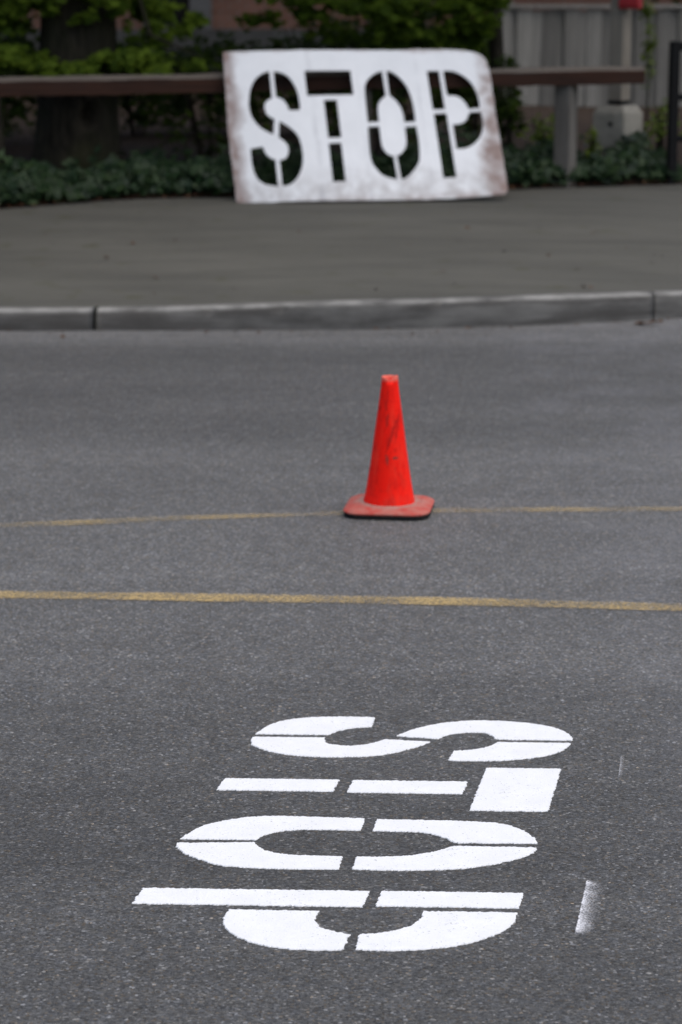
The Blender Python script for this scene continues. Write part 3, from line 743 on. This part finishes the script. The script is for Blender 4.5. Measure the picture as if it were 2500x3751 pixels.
# big maple left, trunk behind the rail
tx, ty = -1.835, 17.05; tz = ZG(tx, ty)
tree = tag(empty('maple_tree', (tx, ty, tz)), 'big maple with thick dark trunk and a hollow behind the rail', 'tree')
v, f = [], []; NS = 72; zs = np.r_[np.linspace(-.1, 1.6, 60), np.linspace(1.7, 3.4, 14)]
ka = math.atan2(-.24, .11)
for z in zs:
    for i in range(NS):
        a = 2 * math.pi * i / NS
        r = .285 - .028 * min(z, 2) + .10 * math.exp(-max(z, 0) / .12) * (1 + .5 * math.sin(4 * a + 1)) + .020 * mnoise.noise((math.cos(a) * 2.2, math.sin(a) * 2.2, z * .8)) + .010 * mnoise.noise((math.cos(a) * 7, math.sin(a) * 7, z * 1.6))
        da = ((a - ka + math.pi) % (2 * math.pi)) - math.pi; dd = (da * .27 / .055) ** 2 + ((z - .46) / .072) ** 2
        r += -.13 * math.exp(-dd * 1.1) + .022 * math.exp(-(math.sqrt(dd) - 1.5) ** 2 * 4)
        v.append((r * math.cos(a) + .03 * z, r * math.sin(a), z))
for k in range(len(zs) - 1):
    for i in range(NS): f.append((k * NS + i, k * NS + (i + 1) % NS, (k + 1) * NS + (i + 1) % NS, (k + 1) * NS + i))
f.append(tuple((len(zs) - 1) * NS + i for i in range(NS)))
link('trunk', mesh('trunk', v, f, True), M['bark'], tree)
limbs = [[(.1, 0, 3.2), (.6, -.4, 4.2), (1.6, -.8, 5.0), (2.6, -1.0, 5.4)], [(.1, 0, 3.2), (-.7, .1, 4.1), (-1.9, -.3, 4.9)], [(.1, .1, 3.2), (.3, .8, 4.3), (.4, 2.1, 5.2)], [(.1, 0, 3.0), (-.2, -.7, 3.9), (-.5, -1.5, 4.5)],
         [(.28, 0, 2.2), (.9, .35, 2.15), (1.6, .55, 1.75), (2.0, .6, 1.25)], [(-.2, -.1, 2.3), (-.5, -.3, 1.9), (-.7, -.35, 1.3), (-.72, -.36, .95)], [(.2, -.1, 2.0), (.4, -.25, 1.5), (.55, -.3, 1.0), (.9, -.32, .85)]]
for L in limbs: tube('limb', L, np.linspace(.11 if L[-1][2] > 2 else .03, .03 if L[-1][2] > 2 else .006, len(L)), M['bark'], tree, 8, .2)
tubev = []
def rel(px, py, pz): return (px - tx, py - ty, pz - tz)
# visible low sprays: (x, y, z, rx, ry, rz, count)
sprays = [(-2.25, 16.75, 1.17, .30, .25, .075, 150), (-2.0, 16.7, 1.12, .25, .2, .06, 110), (-1.80, 16.7, 1.10, .22, .2, .055, 110), (-1.42, 16.75, 1.13, .28, .25, .085, 190), (-1.15, 16.9, 1.16, .2, .2, .06, 90), (-2.3, 16.9, 1.48, .25, .25, .10, 110), (-2.05, 16.8, 1.62, .3, .3, .08, 90), (-1.55, 16.8, 1.60, .25, .3, .07, 90), (-1.30, 17.0, 1.40, .16, .2, .09, 60), (-1.72, 16.72, 1.42, .10, .1, .05, 26), (-1.05, 17.2, 1.42, .15, .2, .05, 40), (-1.35, 17.2, 1.55, .22, .2, .06, 60)]
Cs = np.vstack([blob(int(s[6] * 5.5), rel(*s[:3]), (s[3] * 1.15, s[4], s[5] * 1.7)) for s in sprays]); Cs = airy(Cs, 0); n = len(Cs)
link('low_foliage', leaf_mesh('low_foliage', Cs, up(n, .5) + np.array([0, -.9, 0]), rng.uniform(.045, .085, n), MAPLE), M['maple'], tree)
cr = [(.2, .8, 4.3, 3.6, 2.6, 1.1, 8000), (3.6, .5, 4.5, 2.4, 2.4, 1.0, 5000), (-3.7, -.8, 4.0, 2.8, 3.0, 1.1, 9000), (.5, 3.6, 4.4, 4.6, 2.6, 1.6, 7000), (-4.4, 4.0, 3.8, 3, 3, 2.0, 5000)]
Cs = np.vstack([blob(s[6], s[:3], s[3:6]) for s in cr]); n = len(Cs)
link('crown', leaf_mesh('crown', Cs, up(n, .6), rng.uniform(.22, .34, n), OVAL), M['maple'], tree)

# slim maple further back, foliage over the board
sx, sy = 1.155, 18.6; sz = ZG(1.155, 18.6)
t2 = tag(empty('maple_sapling', (sx, sy, sz)), 'slim young maple whose leaves hang above the stencil sheet', 'tree')
tube('trunk', [(0, 0, -.1), (.02, 0, .6), (-.02, .03, 1.3), (-.08, .05, 2.2), (-.15, .1, 3.2)], [.065, .058, .052, .045, .035], M['bark'], t2, 10, .15)
for L in ([(-.02, .02, 1.6), (-.5, -.2, 1.75), (-1.1, -.4, 1.45), (-1.6, -.45, 1.2)], [(-.05, .03, 1.9), (.3, -.3, 1.9), (.5, -.5, 1.4)], [(-.05, .03, 2.1), (-.6, .3, 2.1), (-1.2, .2, 1.6), (-1.4, .2, 1.2)]): tube('limb', L, [.022, .016, .010, .005], M['bark'], t2, 6) if len(L) == 4 else tube('limb', L, [.018, .012, .006], M['bark'], t2, 6)
def rel2(px, py, pz): return (px - sx, py - sy, pz - sz)
sp2 = [(.95, 18.2, 1.50, .25, .25, .10, 110), (.68, 18.2, 1.42, .28, .25, .11, 150), (.40, 18.1, 1.50, .25, .25, .08, 100), (.45, 18.2, 1.33, .25, .25, .06, 100), (.15, 18.1, 1.52, .25, .2, .06, 70), (-.12, 18.2, 1.50, .22, .2, .07, 70), (-.42, 18.4, 1.58, .2, .2, .04, 34), (1.02, 18.1, 1.58, .18, .2, .05, 60), (.86, 18.3, 1.30, .18, .2, .07, 60), (1.05, 18.2, 1.40, .08, .15, .07, 22), (-.05, 18.5, 1.33, .25, .2, .05, 50), (.6, 18.3, 1.22, .4, .2, .04, 70), (-.6, 18.6, 1.40, .16, .15, .05, 24)]
Cs = np.vstack([blob(int(s[6] * 5.5), rel2(*s[:3]), (s[3] * 1.15, s[4], s[5] * 1.7)) for s in sp2]); Cs = airy(Cs, 40); n = len(Cs)
link('low_foliage', leaf_mesh('low_foliage', Cs, up(n, .5) + np.array([0, -.9, 0]), rng.uniform(.05, .09, n), MAPLE), M['maple'], t2)
Cs = np.vstack([blob(3500, (-.3, .3, 3.2), (1.7, 1.6, .8)), blob(2500, (-1.4, .8, 2.9), (1.4, 1.4, .7))]); n = len(Cs)
link('crown', leaf_mesh('crown', Cs, up(n, .6), rng.uniform(.11, .18, n), OVAL), M['maple'], t2)

# dark shrubs behind the rail
def shrub(name, x, y, w_, d_, h, n, mat, label, grp, s=(.05, .09), T=OVAL, lift=0):
    z = ZG(cl(x), y); root = tag(empty(name, (x, y, z)), label, 'shrub', grp)
    for k in range(4):
        a = rng.uniform(-1, 1, 2); tube('stem', [(a[0] * .05, a[1] * .05, -.05), (a[0] * w_ * .3, a[1] * d_ * .3, h * .5), (a[0] * w_ * .6, a[1] * d_ * .6, h * .9)], [.014, .010, .004], M['bark'], root, 5)
    C = blob(n, (0, 0, h * .52 + lift), (w_, d_, h * .5)); keep = np.array([mnoise.noise((c[0] * 4 + x * 3, c[1] * 4, c[2] * 4)) > -.12 for c in C]); C = C[keep]
    link('foliage', leaf_mesh('foliage', C, up(len(C), .7) + np.array([0, -.5, 0]), rng.uniform(*s, len(C)), T), mat, root)
    return root
G = 'shrubs behind the rail'
shrub('dark_shrub', -.95, 18.0, .62, .4, .95, 1500, M['hedge'], 'dim green shrub between the thick trunk and the stencil sheet', G)
shrub('dark_shrub', -2.75, 18.4, .7, .4, 1.0, 1300, M['hedge'], 'dark shrub left of the thick tree trunk, at the left edge', G)
shrub('dark_shrub', .25, 18.6, .75, .4, .80, 1300, M['hedge'], 'dark shrub behind the stencil sheet, seen through the cut letters', G)
shrub('dark_shrub', 1.17, 17.55, .15, .2, .80, 420, M['hedge'], 'narrow dark shrub just right of the stencil sheet', G)
for bx_, by_, bw_, bh_, bl_ in ((-2.95, 20.6, .75, 1.15, 'leafy bush at the left edge, behind the thick trunk'), (-1.75, 21.2, .62, .80, 'leafy bush below the brick wall, right behind the thick trunk'), (-.95, 21.4, .60, .84, 'leafy bush behind the rail just left of the stencil sheet'),
        (-.15, 21.2, .62, 1.00, 'leafy bush showing above the letters S and T of the sheet'), (.65, 21.0, .62, 1.12, 'leafy bush showing above the letter O of the sheet'), (1.10, 20.8, .26, 1.12, 'leafy bush at the left end of the plank fence')):
    shrub('leafy_bush', bx_, by_, bw_, .45, bh_, int(1900 * bw_ * bh_ / .6), M['hedge'], bl_, 'leafy bushes in front of the building', (.07, .12))
G2 = 'bright low shrubs behind the rail'
shrub('low_shrub', 1.47, 17.5, .20, .18, .40, 320, M['shrub'], 'yellow green shrub low behind the rail, left of the right post', G2, (.04, .07))
shrub('low_shrub', 1.735, 17.05, .06, .08, .34, 90, M['shrub'], 'small yellow green shrub between the right post and the concrete footing', G2, (.035, .06))
shrub('low_shrub', 2.27, 17.6, .14, .2, .52, 260, M['shrub'], 'green shrub between the concrete footing and the black gate', G2, (.04, .07))
shrub('low_shrub', 2.56, 17.4, .16, .2, .40, 220, M['shrub'], 'green shrub seen through the bars of the black gate', G2, (.04, .07))
vz = ZG(2.9, 22)
vn = tag(empty('climbing_vine', (2.72, 22.0, vz)), 'thin green climbing vine standing in front of the plank fence', 'vine')
tube('stem', [(0, 0, -.05), (.02, 0, .5), (-.02, .02, 1.05)], [.012, .010, .005], M['bark'], vn, 5)
C = np.vstack([blob(130, (0, 0, .62), (.07, .07, .36)), blob(60, (-.02, 0, 1.0), (.07, .06, .10))]); link('foliage', leaf_mesh('foliage', C, up(len(C), .6), rng.uniform(.05, .08, len(C)), OVAL), M['shrub'], vn)
# tall hedge closing the view on the left and behind the fence
for hx, hy, hw, hl in ((-6.2, 23.0, 2.4, 'tall dense hedge closing the view at the far left'), (6.6, 27.2, 3.4, 'tall hedge standing behind the plank fence')):
    hz = ZG(cl(hx), hy); root = tag(empty('hedge', (hx, hy, hz)), hl, 'hedge', 'tall hedges')
    C = np.vstack([blob(5200, (0, 0, 1.2), (hw, .8, 1.4)), blob(2500, (-hw * .4, 0, 2.0), (hw * .7, .8, 1.2))])
    C = C[C[:, 2] > 0]; link('foliage', leaf_mesh('foliage', C, up(len(C), .8), rng.uniform(.10, .17, len(C)), OVAL), M['hedge'], root)
    for k in range(5): tube('stem', [(-hw * .7 + k * hw * .35, 0, -.05), (-hw * .7 + k * hw * .35, .1, 1.5)], [.04, .02], M['bark'], root, 6)

# ivy along the sidewalk's back edge
def ivy(n):
    C = []; N_ = []
    while len(C) < n:
        x = rng.uniform(-3.4, 2.34); ed_ = .07 * mnoise.noise((x * 2.1, 5, 2)) + .04 * mnoise.noise((x * 6.5, 8, 2)); d = abs(rng.normal(0, .42)); y = BK(x) + d - .01 + ed_
        if y > BK(x) + 1.6: continue
        hh = (.20 if x < .4 else .25) * (1 - math.exp(-(d + .03) / .09)) * (.80 + .75 * mnoise.noise((x * 2.6, y * 2.6, 1)) + .45 * mnoise.noise((x * 8, y * 8, 4)))
        if 1.30 < x < 1.7 and d < .3: hh *= .75
        if x > 2.1: hh *= .5
        t = rng.random() ** .5
        C.append((x, y - .03 * t, ZG(x, y) - .01 + max(.015, hh) * t + .01)); N_.append((rng.normal(0, .45), -.75 + rng.normal(0, .4), .75))
    return np.array(C), np.array(N_)
C, N_ = ivy(11000)
tag(link('ivy', leaf_mesh('ivy', C, N_, rng.uniform(.036, .078, len(C)), IVY), M['ivy']), 'dark ivy covering the ground along the back of the sidewalk', 'ivy', kind='stuff')
# litter
C, N_ = [], []
for _ in range(700):
    x = rng.uniform(-3.2, 2.4); y = BK(x) + rng.normal(-.015, .035); C.append((x, y, max(ZS(x, min(y, BK(x))), 0) + .012 + rng.random() * .012)); N_.append((rng.normal(0, .4), rng.normal(0, .4), 1))
for _ in range(150):
    x = rng.uniform(-3.0, 3.0)
    if rng.random() < .55: y = F(x) + KW + rng.random() ** .8 * (BK(x) - F(x) - KW); z = ZS(x, y) + .006
    else: y = F(x) - abs(rng.normal(0, .10)) - .01; z = .006
    C.append((x, y, z + rng.random() * .004)); N_.append((rng.normal(0, .3), rng.normal(0, .3), 1))
tag(link('leaf_litter', leaf_mesh('leaf_litter', np.array(C), np.array(N_), rng.uniform(.015, .04, len(C)), OVAL), M['litter']), 'brown leaf litter at the foot of the ivy and scattered over the sidewalk', 'leaf litter', kind='stuff')
# dead leaf in the gutter
v, f = [], []
for i in range(9):
    t = i / 8; wd = .018 * math.sin(math.pi * min(1, t * 1.0 + .04)) + .002
    for s in (-1, 0, 1): v.append((t * .16 - .08, s * wd + .012 * t, .006 + .012 * abs(s) * math.sin(t * 7) ** 2 + .010 * t))
for i in range(8):
    for s in range(2): f.append((i * 3 + s, i * 3 + 3 + s, i * 3 + 4 + s, i * 3 + 1 + s))
me = mesh('dead_leaf', v, f, True); o = tag(link('dead_leaf', me, M['litter'], None, (1.60, 12.60, .002)), 'long brown dead leaf lying in the gutter at the right', 'leaf'); o.rotation_euler = (0, 0, .12)
# loose grit
n = 2600
gx = rng.uniform(-1.6, 1.6, n); gy = 3.9 + 8.4 * rng.random(n) ** 1.3
ok = np.abs(gx) < gy * .17 + .1; gx, gy = gx[ok], gy[ok]; n = len(gx)
v, f = [], []
octv = np.array([(1, 0, 0), (0, 1, 0), (-1, 0, 0), (0, -1, 0), (0, 0, .6), (.5, .5, .3)])
uvtest = [np.vstack([outline(k, .02)]) for k in PIECES]
for i in range(n):
    ex, ey = gx[i] - TX, gy[i] - TY; vv = ex * math.cos(PHI) + ey * math.sin(PHI); uu = ex * math.sin(PHI) - ey * math.cos(PHI) - K * vv
    if -.45 < uu < 1.15 and -.05 < vv < .8 and any(inside((uu, vv), p) for p in uvtest): continue
    s = rng.uniform(.0012, .0036); a = rng.random() * 6.28; ca, sa = math.cos(a), math.sin(a); b0 = len(v)
    q = octv * s * rng.uniform(.6, 1.3, (6, 3))
    for p_ in q: v.append((gx[i] + p_[0] * ca - p_[1] * sa, gy[i] + p_[0] * sa + p_[1] * ca, .0012 + p_[2]))
    f += [(b0, b0 + 5, b0 + 4), (b0 + 5, b0 + 1, b0 + 4), (b0, b0 + 1, b0 + 5), (b0 + 1, b0 + 2, b0 + 4), (b0 + 2, b0 + 3, b0 + 4), (b0 + 3, b0, b0 + 4)]
tag(link('road_grit', mesh('road_grit', v, f), M['grit']), 'loose pale grit scattered on the asphalt', 'grit', kind='stuff')
